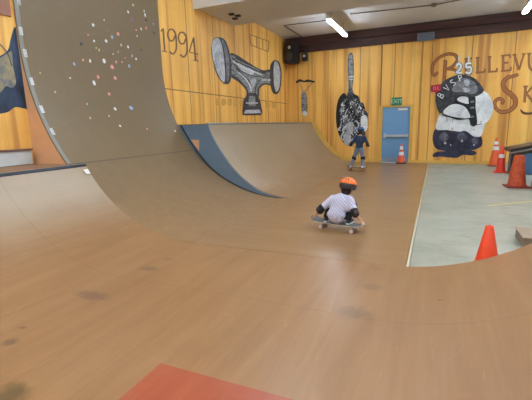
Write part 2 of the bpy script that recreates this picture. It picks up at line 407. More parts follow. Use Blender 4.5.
def add_sticker(px, py, k, s, asp=1.0, parent=tallq):
    p, n = tall_hit(px, py); p = p + n * .002
    ay = Vector((0, 1, 0)); az = n.cross(ay).normalized(); a = random.uniform(-.6, .6)
    u = ay * math.cos(a) + az * math.sin(a); w = -ay * math.sin(a) + az * math.cos(a)
    h = s / 54 * random.uniform(.75, 1.1); wd = h * random.uniform(.6, 1.2) * asp; nn = random.choice((4, 12, 12))
    pts = []
    for i in range(nn):
        an = 2 * PI * (i + .5) / nn; c_, s_ = math.cos(an), math.sin(an)
        pts.append(p + u * (wd * c_) + w * (h * s_))
    obj('sticker', prism(pts, n * .003), stc[k], parent, world=True)
for a in sp: add_sticker(*a)
# stickers along the edge strip (letter-like white tags)
for px, py in [(18, 5), (19.5, 35), (24, 57), (31, 85), (41.5, 113), (53, 135)]:
    p, n = tall_hit(px, py); p.y = max(Y1 + .01, min(p.y, Y1 + .05)); p = p + n * .007
    az = n.cross(Vector((0, 1, 0))).normalized(); o_ = Vector((0, 1, 0))
    b = bmesh.new()
    for (u0, u1, w0, w1) in [(0, .05, .0, .012), (0, .05, .10, .112), (0, .012, 0, .11), (.02, .032, 0, .11), (.04, .05, 0, .11), (0, .05, .05, .06)]:
        q4 = [p + o_ * u + az * w for u, w in ((u0, w0), (u1, w0), (u1, w1), (u0, w1))]; prism(q4, n * .004, b)
    obj('edge_sticker', b, stc['white'], tallq, world=True)

# white boxed ledge along the left wall over the mini-ramp deck
b = box(XL, XL + .10, -3.0, Y1 - .08, .98, 1.18, bev=.008); o = struct('trim_8', b, plain('white_ledge', (196, 200, 200), .5, .08))
b = box(XL, XL + .12, -3.0, Y1 - .07, 1.185, 1.21); struct('trim_9', b, plain('dark_ledge_cap', (120, 84, 76), .5))

# ------------------------------------------------------------------ murals and lettering
def mural(name, label, cat_='mural'):
    return thing(name, label, cat_)
def wpoly(parent, name, pts, mat, wall='b', k=1, smooth=True, bm=None, sub=4):
    ax, v, s = (1, YW, -1) if wall == 'b' else (0, XL, 1)
    if smooth: pts = [(q.x, q.y) for q in cat([Vector((x, y, 0)) for x, y in pts], sub, True)]
    P = [wl(x, y, ax, v + s * .004 * k) for x, y in pts]
    off = [0, 0, 0]; off[ax] = -s * .0035
    b = prism(P, off, bm)
    if bm is None: return obj(name, b, mat, parent, world=True)
def ribbon(pts, w, wall, k, bm, smooth=True, sub=5):
    if smooth: 
        P3 = cat([Vector((x, y, (w[i] if isinstance(w, (list, tuple)) else w))) for i, (x, y) in enumerate(pts)], sub)
    else: P3 = [Vector((x, y, (w[i] if isinstance(w, (list, tuple)) else w))) for i, (x, y) in enumerate(pts)]
    ax, v, s = (1, YW, -1) if wall == 'b' else (0, XL, 1)
    off = [0, 0, 0]; off[ax] = -s * .0035; off = Vector(off)
    L, R = [], []
    for i, p in enumerate(P3):
        d = (P3[min(i + 1, len(P3) - 1)] - P3[max(i - 1, 0)]); d.z = 0; d.normalize(); n = Vector((-d.y, d.x, 0)) * (p.z / 2)
        L.append(wl(p.x + n.x, p.y + n.y, ax, v + s * .004 * k)); R.append(wl(p.x - n.x, p.y - n.y, ax, v + s * .004 * k))
    vs = [[bm.verts.new(q) for q in L], [bm.verts.new(q) for q in R], [bm.verts.new(q + off) for q in L], [bm.verts.new(q + off) for q in R]]
    for i in range(len(P3) - 1):
        bm.faces.new((vs[0][i], vs[0][i + 1], vs[1][i + 1], vs[1][i])); bm.faces.new((vs[2][i], vs[3][i], vs[3][i + 1], vs[2][i + 1]))
        bm.faces.new((vs[0][i], vs[2][i], vs[2][i + 1], vs[0][i + 1])); bm.faces.new((vs[1][i], vs[1][i + 1], vs[3][i + 1], vs[3][i]))
    bm.faces.new((vs[0][0], vs[1][0], vs[3][0], vs[2][0])); bm.faces.new((vs[0][-1], vs[2][-1], vs[3][-1], vs[1][-1]))
def letter(parent, strokes, wall='b', mats=None, grow=1.3, k=1):
    if not mats[1]: strokes = [(p, w * 1.4, sm) for p, w, sm in strokes]
    if mats[1]: strokes = [(p, [x * .82 for x in w] if isinstance(w, (list, tuple)) else w * .75, sm) for p, w, sm in strokes]
    """each stroke: (pts, width(s), smooth); dark outline under a lighter fill"""
    dm, lm = mats
    b = bmesh.new()
    for pts, w, sm in strokes:
        ww = [x + grow for x in w] if isinstance(w, (list, tuple)) else w + grow
        ribbon(pts, ww, wall, k, b, sm)
    o = obj('letter', b, dm, parent, world=True)
    if lm:
        b = bmesh.new()
        for pts, w, sm in strokes: ribbon(pts, w, wall, k + 1, b, sm)
        obj('letter_fill', b, lm, o, world=True)
    return o
LD = plain('letter_dark_brown', (98, 50, 30), .6, .15, 8); LF = plain('letter_brown', (170, 104, 56), .6, .22, 8)
sg = thing('wall_lettering', 'brown painted serif words BELLEVUE SKATEPARK on the back wall at right', 'sign', (1.4, YW, 3))
# decorated capital B
letter(sg, [([(438, 72), (434, 75.5), (432, 70), (434, 63), (440, 57), (448, 54), (455, 55), (457.5, 60), (453, 66), (447, 69)], [1.6, 2, 2.2, 2.2, 2.0, 2.2, 2.6, 2.8, 2.2, 1.4], True),
            ([(445.5, 60), (444.6, 74), (443.4, 89)], 2.7, False), ([(447, 69), (455, 70), (459.5, 75), (459, 82), (454, 87), (444, 88.5)], [1.4, 2.2, 2.8, 2.8, 2, 1.4], True)], mats=(LD, LF))
def L_(x, y0, y1, w): 
    return [([(x, y0), (x, y1)], 1.7, False), ([(x - 1.8, y0 - .1), (x + 2, y0 - .3)], .8, False), ([(x - 1.8, y1), (x + w, y1 - .8)], 1.0, False), ([(x + w - .2, y1), (x + w, y1 - 4)], 1.0, False)]
letter(sg, [([(466, 59), (466, 74)], 1.7, False), ([(464.5, 59), (472, 58.4)], 1, False), ([(465, 66.5), (470, 66)], .9, False), ([(464.5, 74), (472, 73.4)], 1, False)], mats=(LD, LF), grow=.9)
letter(sg, L_(477.5, 58, 72.8, 7.2), mats=(LD, LF), grow=.9)
letter(sg, L_(489.5, 57, 72, 7.5), mats=(LD, LF), grow=.9)
letter(sg, [([(503, 55.8), (503, 71.2)], 1.9, False), ([(501, 55.8), (510.5, 54.9)], 1, False), ([(510.2, 54.8), (510.2, 58)], .8, False), ([(503, 63), (508.5, 62.5)], 1, False), ([(501, 71.2), (511, 70.2)], 1, False), ([(510.8, 70.5), (511, 66.8)], .9, False)], mats=(LD, LF), grow=.9)
letter(sg, [([(514.5, 54.8), (518.8, 70)], 2.1, False), ([(524, 53.9), (519, 70)], 1.1, False), ([(512.6, 54.9), (516.6, 54.5)], .8, False), ([(522, 54.1), (525.6, 53.8)], .8, False)], mats=(LD, LF), grow=.9)
letter(sg, [([(529, 53.6), (529, 64), (530.5, 69), (534, 70), (538, 68.5), (539.5, 63), (539.5, 52.6)], 1.9, True), ([(527, 53.7), (531, 53.4)], .8, False)], mats=(LD, LF), grow=.9)
letter(sg, [([(518.5, 74.5), (513, 76.2), (507, 78), (503.2, 83), (504.5, 89), (510.5, 94), (515, 99), (514.6, 106), (508, 111.3), (500, 111.6), (495.2, 107), (495.2, 101.5), (499.5, 98.6), (503.2, 101), (501.5, 104.5)],
              [1.6, 2.6, 3, 4, 4.8, 5.0, 4.8, 4.2, 3.4, 3, 3, 2.8, 2.6, 2.4, 1.6], True)], mats=(LD, LF))
letter(sg, [([(525.6, 86.5), (524.6, 102.5)], 2.4, False), ([(533, 86), (526, 94)], 1.2, False), ([(526, 93), (533, 102)], 2.2, False), ([(523.4, 86.6), (528, 86.3)], .9, False)], mats=(LD, LF), grow=.9)
b = bmesh.new(); ribbon([(520.5, 109.5), (523, 112.6), (528, 113.6), (536, 112.5), (545, 110)], [1.2, 2.4, 2.4, 2, 1.6], 'b', 1, b); obj('swash', b, LD, sg, world=True)

# 1994
yd = thing('wall_lettering', 'dark painted year 1994 on the left wall above the far quarter pipe', 'sign', (XL, 7.7, 3.3))
GD = plain('year_brown', (120, 84, 50), .6, .15, 8)
letter(yd, [([(163.2, 28.5), (164.8, 50.5)], 1.2, False), ([(161, 31.5), (163.2, 28.3)], .9, False), ([(162.6, 50.8), (167, 52)], .8, False)], 'l', (GD, None), 0)
for dx, dy in ((0, 0), (10.7, 3.0)):
    letter(yd, [([(175.5 + dx, 35 + dy), (173 + dx, 40.5 + dy), (169.6 + dx, 40 + dy), (167.8 + dx, 34.5 + dy), (169.5 + dx, 29.8 + dy), (173 + dx, 29.8 + dy), (175.6 + dx, 34 + dy), (176.4 + dx, 42 + dy), (176 + dx, 50 + dy), (173 + dx, 54 + dy), (169.6 + dx, 51.5 + dy)], 1.1, True)], 'l', (GD, None), 0)
letter(yd, [([(193.6, 37.5), (195.8, 60)], 1.2, False), ([(193.6, 37.5), (189.2, 52), (198.4, 54.2)], .9, False), ([(193.6, 60), (198.4, 61)], .8, False)], 'l', (GD, None), 0)

def paint(name, a, bb, scale=18, rough=.6, vec=(1, 1, 1), dist=1.0):
    t = NT(name); n = t.noise(scale, t.mapping(vec), 4, .6, dist)
    return t.out(t.ramp(n, [(.34, lin(*a)), (.62, lin(*bb))]), rough)
P_LG = paint('mural_pale_grey', (150, 156, 168), (206, 208, 216), 4); P_MG = paint('mural_mid_grey', (84, 88, 96), (140, 144, 150), 6)
P_DK = paint('mural_charcoal', (26, 28, 34), (66, 70, 78), 6); P_NV = paint('mural_navy', (20, 22, 44), (52, 54, 84), 3)
P_WH = paint('mural_white', (206, 212, 220), (242, 245, 248), 3); P_ST = paint('mural_steel', (44, 46, 50), (168, 172, 176), 5, vec=(2, 2, 5))
P_RD = paint('mural_red', (170, 26, 52), (206, 40, 66), 5); P_BK = plain('mural_black', (18, 18, 22), .6)
P_BL = paint('mural_blue', (28, 40, 60), (50, 68, 96), 3); P_OL = paint('mural_tan', (92, 102, 110), (160, 146, 112), 5)
# truck mural
tm = thing('wall_mural', 'painted grey skateboard truck with two wheels on the left wall', 'mural', (XL, 11, 2.8))
wpoly(tm, 'painted_hanger', [(229, 57), (234, 56), (238, 60), (246, 64), (256, 68), (264, 73), (272, 72), (273, 83), (264, 83), (258, 88), (256.5, 97), (248.5, 97), (248, 90), (241, 81), (234, 75), (229, 72)], P_ST, 'l', 2)
wpoly(tm, 'painted_outline', [(230, 55), (236, 54.5), (247, 61.5), (262, 70), (273, 70), (274, 85), (265, 84.5), (259.5, 89), (258, 98), (247, 98), (246.5, 91), (240, 83), (229, 74)], P_DK, 'l', 1)
wpoly(tm, 'painted_wheel', [(214, 39), (219, 37.2), (225, 40), (229, 50), (231.5, 66), (231, 79), (228, 84), (223, 82.5), (217, 74), (213, 60), (211.6, 48)], P_DK, 'l', 3)
wpoly(tm, 'painted_wheel_face', [(213.8, 40), (218, 38), (221.5, 44), (223.8, 58), (225, 72), (224.5, 82), (220, 78), (215.6, 68), (212.6, 56), (212, 46)], P_LG, 'l', 4)
wpoly(tm, 'painted_wheel_rim', [(221.5, 40), (224.5, 42), (228, 52), (229.5, 66), (228.6, 79), (226.8, 80), (226, 66), (224.6, 52)], P_MG, 'l', 4)
wpoly(tm, 'painted_wheel', [(271, 64), (275, 60), (279.5, 63), (281.6, 74), (280.6, 88), (277, 94), (272.5, 92), (270.2, 82), (270, 71)], P_DK, 'l', 3)
wpoly(tm, 'painted_wheel_face', [(274.5, 62), (278.2, 63.5), (280.4, 74), (279.4, 87), (276.4, 92), (274.4, 86), (273.6, 74)], P_LG, 'l', 4)
wpoly(tm, 'painted_baseplate', [(244, 99), (249, 93), (256, 93), (260, 100), (262.5, 112), (261, 115), (243, 115), (242.6, 110)], P_DK, 'l', 4, False)
wpoly(tm, 'painted_baseplate_face', [(245.5, 110), (259.5, 109.5), (261, 113), (244, 113.6)], P_LG, 'l', 5, False)
b = bmesh.new()
for pts, w in (([(232, 58), (238, 62), (247, 66), (258, 71), (268, 75)], .9), ([(236, 68), (244, 76), (250, 82), (253, 92)], .8), ([(260, 80), (256, 86), (255, 94)], .7), ([(234, 64), (240, 70), (250, 75), (262, 77), (271, 77)], .7)): ribbon(pts, w, 'l', 5, b)
obj('painted_line', b, P_BK, tm, world=True)
b = bmesh.new()
for pts, w in (([(233, 61), (240, 66), (250, 70), (262, 75)], .8), ([(238, 72), (246, 79), (251, 88)], .9), ([(262, 80), (271, 80)], .8), ([(246, 103), (258, 103)], .8)): ribbon(pts, w, 'l', 6, b)
obj('painted_gleam', b, P_WH, tm, world=True)
wpoly(tm, 'painted_kingpin', [(249, 96), (255, 96), (256, 106), (248.6, 106)], P_ST, 'l', 5, False)
wpoly(tm, 'painted_highlight', [(238, 63), (246, 67), (254, 71), (252, 75), (246, 73), (240, 69)], P_LG, 'l', 5)
wpoly(tm, 'painted_highlight', [(250, 80), (256, 79), (254, 86), (252, 92), (250, 90)], P_LG, 'l', 5)
fo = thing('wall_outline', 'thin dark rectangle outline painted on the left wall above the truck mural', 'mark', (XL, 12, 3.9))
b = bmesh.new()
for a, c_ in [((249.8, 34.4), (269, 41.4)), ((249.8, 34.4), (251, 45)), ((269, 41.4), (268.4, 51.7)), ((256.5, 37), (257, 47)), ((262.8, 39.4), (263, 49)), ((251, 45), (268.4, 51.7))]:
    ribbon([a, c_], .55, 'l', 1, b, False)
obj('outline', b, plain('outline_brown', (110, 70, 36), .6), fo, world=True)
# faded letters under the truck
fd = thing('wall_stain', 'faded brown smudge of old lettering under the painted truck', 'mark', (XL, 11, 2))
FADE = paint('faded_paint', (202, 150, 70), (216, 164, 82), 3)
for x in (216, 222, 228, 234, 240, 266, 272):
    wpoly(fd, 'smudge', [(x, 99 + (x - 216) * .06), (x + 3.6, 98.6 + (x - 216) * .06), (x + 4, 104 + (x - 216) * .06), (x + .4, 105 + (x - 216) * .06)], FADE, 'l', 1)
# left blue mural
bl = thing('wall_mural', 'dark blue and tan mural on the wall left of the towering vert ramp', 'mural', (XL, 3.6, 2.2))
wpoly(bl, 'painted_blue', [(-14, 62), (0, 56), (8, 50), (11, 38), (15, 27), (20, 34), (24, 60), (28, 100), (29, 109), (16, 107), (8, 112), (-2, 114), (-14, 116), (-20, 80)], P_BL, 'l', 1)
wpoly(bl, 'painted_tan', [(-12, 66), (0, 58), (8, 53), (12, 52), (13, 66), (16, 82), (12, 88), (6, 86), (0, 93), (-12, 98), (-16, 80)], P_OL, 'l', 2)
b = bmesh.new(); ribbon([(-6, 38), (2, 46), (8, 54), (12, 66)], .8, 'l', 3, b); obj('painted_line', b, P_BL, bl, world=True)
# small header sign, top left
b = box(XL, XL + .03, 2.9, 3.93, 3.06, 3.5)
prop(obj('wall_board', b, plain('pinkish_board', (150, 104, 84), .6)), 'pinkish-brown board at the top of the left wall above the blue mural', 'board')

# hanging bundle mural
hb = thing('wall_mural', 'painted black and white bundle of hanging shoes on the back wall', 'mural', (-3, YW, 2.3))
wpoly(hb, 'painted_shadow', [(344, 93), (347, 99), (342, 110), (341, 122), (344, 134), (348, 143), (343, 142), (338, 132), (336, 120), (336.4, 108), (339, 98)], P_BK, 'b', 1)
wpoly(hb, 'painted_bundle', [(347.6, 62), (349, 54), (352, 53), (353.6, 60), (353.8, 76), (352.6, 90), (357, 97), (362, 104), (365.5, 113), (366, 126), (362, 137), (356, 142), (349, 146), (343.6, 141), (340.6, 130), (340, 117), (342, 105), (346, 98), (348.4, 88), (348, 74)], paint('mural_slate_grey', (40, 44, 50), (112, 118, 126), 9), 'b', 2)
wpoly(hb, 'painted_neck', [(348.8, 58), (350.8, 54.6), (352.6, 59), (352.6, 74), (351.4, 90), (349.2, 74)], P_ST, 'b', 3)
rs = random.Random(3)
b = bmesh.new()
for i in range(46):
    a = rs.uniform(0, 2 * PI); x = 353 + 12.6 * math.sin(a); y = 119 - 21 * math.cos(a); x = max(338.6, min(366.5, x))
    ribbon([(x - 1, y - 4), (x + rs.uniform(-2, 2), y), (x + rs.uniform(-1.5, 1.5), y + 4)], 1.7, 'b', 2, b, True, 3)
obj('painted_fringe', b, P_DK, hb, world=True)
for mt, cnt, w in ((P_MG, 60, 1.3), (P_WH, 62, .8), (P_BK, 60, 1.0)):
    b = bmesh.new()
    for i in range(cnt):
        y = rs.uniform(98, 134); half = 12.6 * math.sin(min(1, (y - 92) / 20) * PI / 2) * (1 if y < 125 else .8); x = 352 + rs.uniform(-half, half)
        dx = (x - 351) * .12; y2 = min(y + rs.uniform(4, 11), 141)
        ribbon([(x, y), (x + rs.uniform(-2.6, 2.6), y + (y2 - y) * .33), (x + dx + rs.uniform(-2.6, 2.6), y + (y2 - y) * .66), (x + dx + rs.uniform(-1.2, 1.2), y2)], w, 'b', 3 + (1 if mt is P_WH else 0) + (2 if mt is P_BK else 0), b, True, 3)
    obj('painted_strands', b, mt, hb, world=True)
wpoly(hb, 'painted_shoe', [(361, 117), (366.6, 116), (367.6, 124), (366, 131), (361.4, 129)], P_WH, 'b', 6)
wpoly(hb, 'painted_shoe', [(343.4, 135), (349, 134), (351, 140), (348.5, 145.5), (344.4, 143)], P_LG, 'b', 6)
wpoly(hb, 'painted_shoe', [(347, 124), (352, 122), (353.4, 131), (350, 135), (346.6, 132)], P_LG, 'b', 6)
b = bmesh.new(); ribbon([(348.6, 77), (353.6, 76.5)], 1.0, 'b', 5, b, False); ribbon([(348.8, 79.5), (353.6, 79)], .7, 'b', 5, b, False); obj('painted_tie', b, P_WH, hb, world=True)

# small hanging skate mural near the corner
hs = thing('wall_mural', 'small painted black-wheeled hanging skateboard near the back left corner', 'mural', (-5, YW, 2.6))
b = bmesh.new(); ribbon([(296, 82.5), (300, 80.5), (304, 81.5), (308, 80.8), (314.8, 82)], [1.8, 2.6, 1.6, 2.4, 1.6], 'b', 2, b); obj('painted_wheels', b, P_BK, hs, world=True)
b = bmesh.new(); ribbon([(312.5, 82), (308, 88), (303, 94)], .8, 'b', 1, b); ribbon([(299.5, 83), (301.5, 88), (303, 94)], .6, 'b', 1, b); obj('painted_strap', b, P_MG, hs, world=True)
wpoly(hs, 'painted_board', [(302, 92), (306, 93), (307.6, 104), (307.2, 112), (304.6, 116), (301.8, 112), (301.2, 102)], P_ST, 'b', 2)
wpoly(hs, 'painted_wheel', [(303.4, 111.4), (306.4, 111.6), (307, 114.4), (304.6, 116), (302.8, 114)], P_WH, 'b', 3)

# helmet and pads mural
hm = thing('wall_mural', 'big black and white mural of stacked helmet and skate pads on the back wall', 'mural', (.8, YW, 1.4))
wpoly(hm, 'painted_lower_pads', [(434, 131), (440, 128), (452, 131), (463, 129.6), (471, 134), (480, 135.6), (482.4, 141), (480.6, 147), (470, 150.6), (452, 151.6), (437, 149), (432.8, 141)], P_NV, 'b', 1)
wpoly(hm, 'painted_feet', [(433.4, 153.6), (440, 151.4), (452, 151), (462, 149), (474, 151), (476.6, 153.6), (472, 155.4), (463, 154.8), (457, 157.8), (447, 157.2), (440, 156.6), (433.4, 157)], P_NV, 'b', 2)
wpoly(hm, 'painted_white_pad', [(442, 113), (455, 114), (468, 117), (484, 121), (483.6, 130), (480, 136.6), (473, 136), (466, 131), (459, 131.6), (448, 130), (436.4, 129.4), (437.4, 120)], P_WH, 'b', 3)
wpoly(hm, 'painted_shell', [(474, 98), (482, 91), (489, 95), (493.4, 106), (491, 117), (484, 124), (478, 122), (473, 112)], P_WH, 'b', 4)
wpoly(hm, 'painted_liner', [(441, 112), (448, 105), (458, 95), (474, 95), (475.6, 108), (477, 124), (471, 125), (468, 118.6), (457, 119), (447, 116)], P_BK, 'b', 5)
wpoly(hm, 'painted_chin_pad', [(443, 112.4), (448.6, 106), (456, 104), (465, 107), (470, 115), (469, 118), (460, 117.8), (450, 116)], P_WH, 'b', 6)
wpoly(hm, 'painted_chin_pad', [(457, 99.6), (461, 96.6), (468, 97.6), (469, 103.6), (462, 102.6)], P_WH, 'b', 6)
wpoly(hm, 'painted_strap', [(468.4, 96), (473.8, 96), (474.8, 106), (477, 123), (471.4, 125.4), (469.6, 108)], P_BK, 'b', 7)
for y in (101, 107, 116): wpoly(hm, 'painted_buckle', [(470, y), (474, y - .6), (474.4, y + 1.4), (470.6, y + 2)], P_MG, 'b', 8, False)
wpoly(hm, 'painted_helmet', [(440, 113.6), (435.6, 102), (436.6, 91), (442, 83), (451, 77), (463, 74.4), (474, 78), (481, 85), (483.6, 91), (478, 95.6), (470, 97), (461, 95), (456, 98), (452, 104), (446, 107)], P_DK, 'b', 8)
wpoly(hm, 'painted_helmet_shine', [(456, 82), (464, 78), (474, 82), (478, 90), (472, 94), (462, 92), (456, 92), (452, 90)], P_MG, 'b', 9)
wpoly(hm, 'painted_helmet_shine', [(464, 80.5), (468, 80), (470, 84), (466, 86)], P_LG, 'b', 10)
wpoly(hm, 'painted_helmet_shine', [(463, 88), (468, 88), (470, 91), (465, 92)], P_LG, 'b', 10)
for x, y, s in ((439, 97, 0), (445, 143, 1.4), (462, 141, 1.2), (474, 145, .9), (450.6, 145, .8)):
    if s: wpoly(hm, 'painted_pad_shine', [(x - s, y), (x, y - s), (x + s, y), (x, y + s)], P_LG, 'b', 3)
for x, y, s in ((444, 137, 5), (462, 137, 5), (475, 141, 3.6)): wpoly(hm, 'painted_pad_shine', [(x - s, y), (x, y - s), (x + s, y), (x, y + s)], paint('mural_slate', (52, 54, 74), (112, 114, 130), 4) , 'b', 2)
for x, y in ((458.8, 115), (452.4, 129), (481, 121.8), (474, 130)): wpoly(hm, 'painted_rivet', [(x - .6, y), (x, y - .6), (x + .6, y), (x, y + .6)], P_BK, 'b', 9)
b = bmesh.new(); ribbon([(441, 114.6), (450, 117), (458, 119.4), (468, 118.6)], 1.0, 'b', 9, b); ribbon([(446, 116), (447.5, 121)], .5, 'b', 9, b); ribbon([(453, 118), (452.6, 122)], .4, 'b', 9, b); ribbon([(470, 125), (476, 125), (482, 123.6)], .6, 'b', 9, b); obj('painted_line', b, P_BK, hm, world=True)
# letters BVSP along the helmet
def rl(cx, cy, ang, strokes, w=.8):
    c_, s_ = math.cos(ang), math.sin(ang); b = bmesh.new()
    for pts, sm in strokes: ribbon([(cx + x * c_ - y * s_, cy + x * s_ + y * c_) for x, y in pts], w, 'b', 11, b, sm)
    obj('letter', b, P_WH, hm, world=True)
rl(440.6, 95.5, -1.0, [([(-1.5, -3), (-1.5, 3)], False), ([(-1.5, -3), (1, -2.4), (1, -.6), (-1.5, 0)], True), ([(-1.5, 0), (1.6, .6), (1.4, 2.6), (-1.5, 3)], True)])
rl(446.8, 88, -.85, [([(-2, -3), (0, 3), (2, -3)], False)])
rl(453, 82.6, -.7, [([(1.6, -2.4), (-.6, -3), (-1.6, -1.6), (0, 0), (1.6, 1.4), (.4, 3), (-1.7, 2.4)], True)])
rl(460.4, 78, -.4, [([(-1.4, -3), (-1.4, 3)], False), ([(-1.4, -3), (1.4, -2.4), (1.4, -.4), (-1.4, .2)], True)])
# candle digits 2 and 5
for pts, x in (([(456.4, 66.4), (458.4, 63.6), (461, 65.4), (460, 69), (456.6, 72.6), (461.6, 72.6)], 458.8), ([(471.4, 63.2), (466.8, 63.6), (466.4, 67.4), (470, 67), (471.4, 70), (469, 73.2), (465.6, 72)], 468.8)):
    b = bmesh.new(); ribbon(pts, 3.6, 'b', 9, b); o = obj('painted_digit', b, P_MG, hm, world=True)
    b = bmesh.new(); ribbon(pts, 2.0, 'b', 10, b); obj('painted_digit_fill', b, P_WH, o, world=True)
    b = bmesh.new(); ribbon([(x, 62.5), (x, 59.4)], .7, 'b', 9, b, False); ribbon([(x, 59.6), (x + .1, 57.4), (x, 55)], [1.4, 1.6, .3], 'b', 10, b); obj('painted_candle', b, P_WH, hm, world=True)
wpoly(hm, 'painted_red_box', [(430.4, 85.6), (440.4, 84), (441.2, 90.6), (437.4, 91.6), (435.6, 94), (434.4, 92), (431, 92)], P_RD, 'b', 9, False)
b = bmesh.new(); ribbon([(433.4, 87), (435.4, 86.6), (435.4, 89.6), (433.4, 90), (433.4, 87)], .5, 'b', 10, b, False); ribbon([(437.6, 86.4), (437.6, 89.6), (439, 89.4)], .5, 'b', 10, b, False); obj('painted_red_box_mark', b, plain('pale_pink', (236, 150, 160), .5), hm, world=True)

# ------------------------------------------------------------------ fittings on walls and ceiling
def text_mesh(name, s, size, mat, parent, mtx, ext=.002):
    cu = bpy.data.curves.new('tmp', 'FONT'); cu.body = s; cu.size = size; cu.extrude = ext; cu.align_x = 'CENTER'; cu.align_y = 'CENTER'
    to = bpy.data.objects.new('tmp', cu); COL.objects.link(to); bpy.context.view_layer.update()
    me = bpy.data.meshes.new_from_object(to.evaluated_get(bpy.context.evaluated_depsgraph_get()))
    bpy.data.objects.remove(to); me.transform(mtx); me.name = name; me.materials.clear(); me.materials.append(mat)
    o = bpy.data.objects.new(name, me); COL.objects.link(o); o.parent = parent; return o
p = wl(396.8, 101.5, 1, YW)
ex = thing('exit_sign', 'green exit sign above the blue door', 'sign', (p.x, YW, p.z))
obj('sign_box', box(-.18, .18, -.05, 0, -.14, .14, bev=.01), plain('exit_green', (36, 120, 84), .5, .1), ex)
text_mesh('lettering', 'EXIT', .20, plain('exit_letters', (190, 225, 205), .5), ex, Matrix.Translation((0, -.052, 0)) @ Matrix.Rotation(PI / 2, 4, 'X'), .003)
# speaker in corner
sk = thing('loudspeaker', 'black loudspeaker mounted high in the back left corner', 'speaker', (-5.25, YW - .35, 3.75))
sk.rotation_euler = (0, 0, -.2)
obj('cabinet', box(-.22, .22, -.2, .2, .05, .85, bev=.02), DARK, sk)
b = lathe([(.0, .0), (.15, .0), (.17, .02), (.12, .03), (.03, .012)], 24); bmesh.ops.rotate(b, verts=b.verts, cent=(0, 0, 0), matrix=Matrix.Rotation(PI / 2, 3, 'X')); bmesh.ops.translate(b, verts=b.verts, vec=(0, -.203, .28)); obj('woofer', b, plain('grey_cone', (60, 62, 66), .5), sk, True)
b = lathe([(.0, .0), (.05, .0), (.06, .015), (.01, .02)], 20); bmesh.ops.rotate(b, verts=b.verts, cent=(0, 0, 0), matrix=Matrix.Rotation(PI / 2, 3, 'X')); bmesh.ops.translate(b, verts=b.verts, vec=(0, -.203, .62)); obj('tweeter', b, plain('pale_cone', (190, 190, 196), .5), sk, True)
obj('bracket', box(-.03, .03, .19, .36, .4, .5), METAL, sk)
p = wl(305, 55, 1, YW - .25)
lt = thing('spotlight', 'small black spotlight hanging on the dark beam beside the corner speaker', 'light', (p.x, p.y, p.z))
b = box(-.10, .10, -.10, .10, -.22, .06, bev=.02); obj('lamp_head', b, DARK, lt)
obj('yoke', box(-.03, .03, -.02, .16, .02, .34), DARK, lt)
b = cyl((0, -.10, -.05), (0, -.115, -.05), .05); obj('lens', b, plain('lens_grey', (190, 190, 190), .2), lt)
# grey vent box on beam
p0 = wl(418.6, 33, 1, YW - .2); p1 = wl(433, 41, 1, YW - .2)
ve = thing('vent_box', 'grey metal vent box on the dark beam above the helmet mural', 'vent', ((p0.x + p1.x) / 2, YW - .16, (p0.z + p1.z) / 2))
obj('box', box(-.27, .27, -.05, 0, -.12, .14, bev=.01), plain('vent_grey', (112, 122, 134), .45, .15, 8), ve)
b = bmesh.new()
for i in range(5): box(-.23, .23, -.058, -.05, -.09 + i * .045, -.075 + i * .045, b)
obj('louvre', b, plain('vent_dark', (70, 76, 84), .5), ve)
# conduits
def pipe(name, path, r, mat, label, cat_): return prop(obj(name, sweep(path, r), mat, None, True), label, cat_)
CG = plain('conduit_grey', (120, 104, 84), .5)
pipe('conduit', [(wl(382, 50, 1, YW - .03).x, YW - .025, 2.08), (wl(382, 50, 1, YW - .03).x, YW - .025, 4.21)], .02, plain('conduit_brown', (150, 100, 50), .5), 'thin vertical conduit running up the back wall from the blue door frame', 'pipe')
zc = 4.766
c0 = [wl(x, y, 2, zc) for x, y in ((302, 37), (284, 25.5), (330, 20), (384, 10.5), (434, 5.5), (470, -4))]
pipe('conduit', c0[:3], .014, plain('conduit_dark', (84, 78, 70), .5), 'bent dark conduit on the ceiling by the back left corner', 'pipe')
pipe('conduit', [wl(x, y, 2, zc) for x, y in ((350, 14), (384, 10.5), (434, 5), (490, -6))], .014, CG, 'long thin conduit crossing the ceiling between the two strip lights', 'pipe')
p = wl(434, 5, 2, 4.74); prop(obj('junction_box', box(p.x - .07, p.x + .07, p.y - .07, p.y + .07, 4.70, 4.779, bev=.01), CG), 'small junction box on the ceiling conduit at upper right', 'junction box')
# soffit hooks
sh = [wl(x, y, 2, 4.352) for x, y in ((231.5, 14), (238, 15.5), (235, 18.3))]
for i, p in enumerate(sh):
    prop(obj('ceiling_hook', box(p.x - .07, p.x + .07, p.y - .06, p.y + .06, 4.325, 4.36, bev=.008), DARK), 'one of the small black hooks under the dropped ceiling box', 'hook', 'hooks under the dropped ceiling')

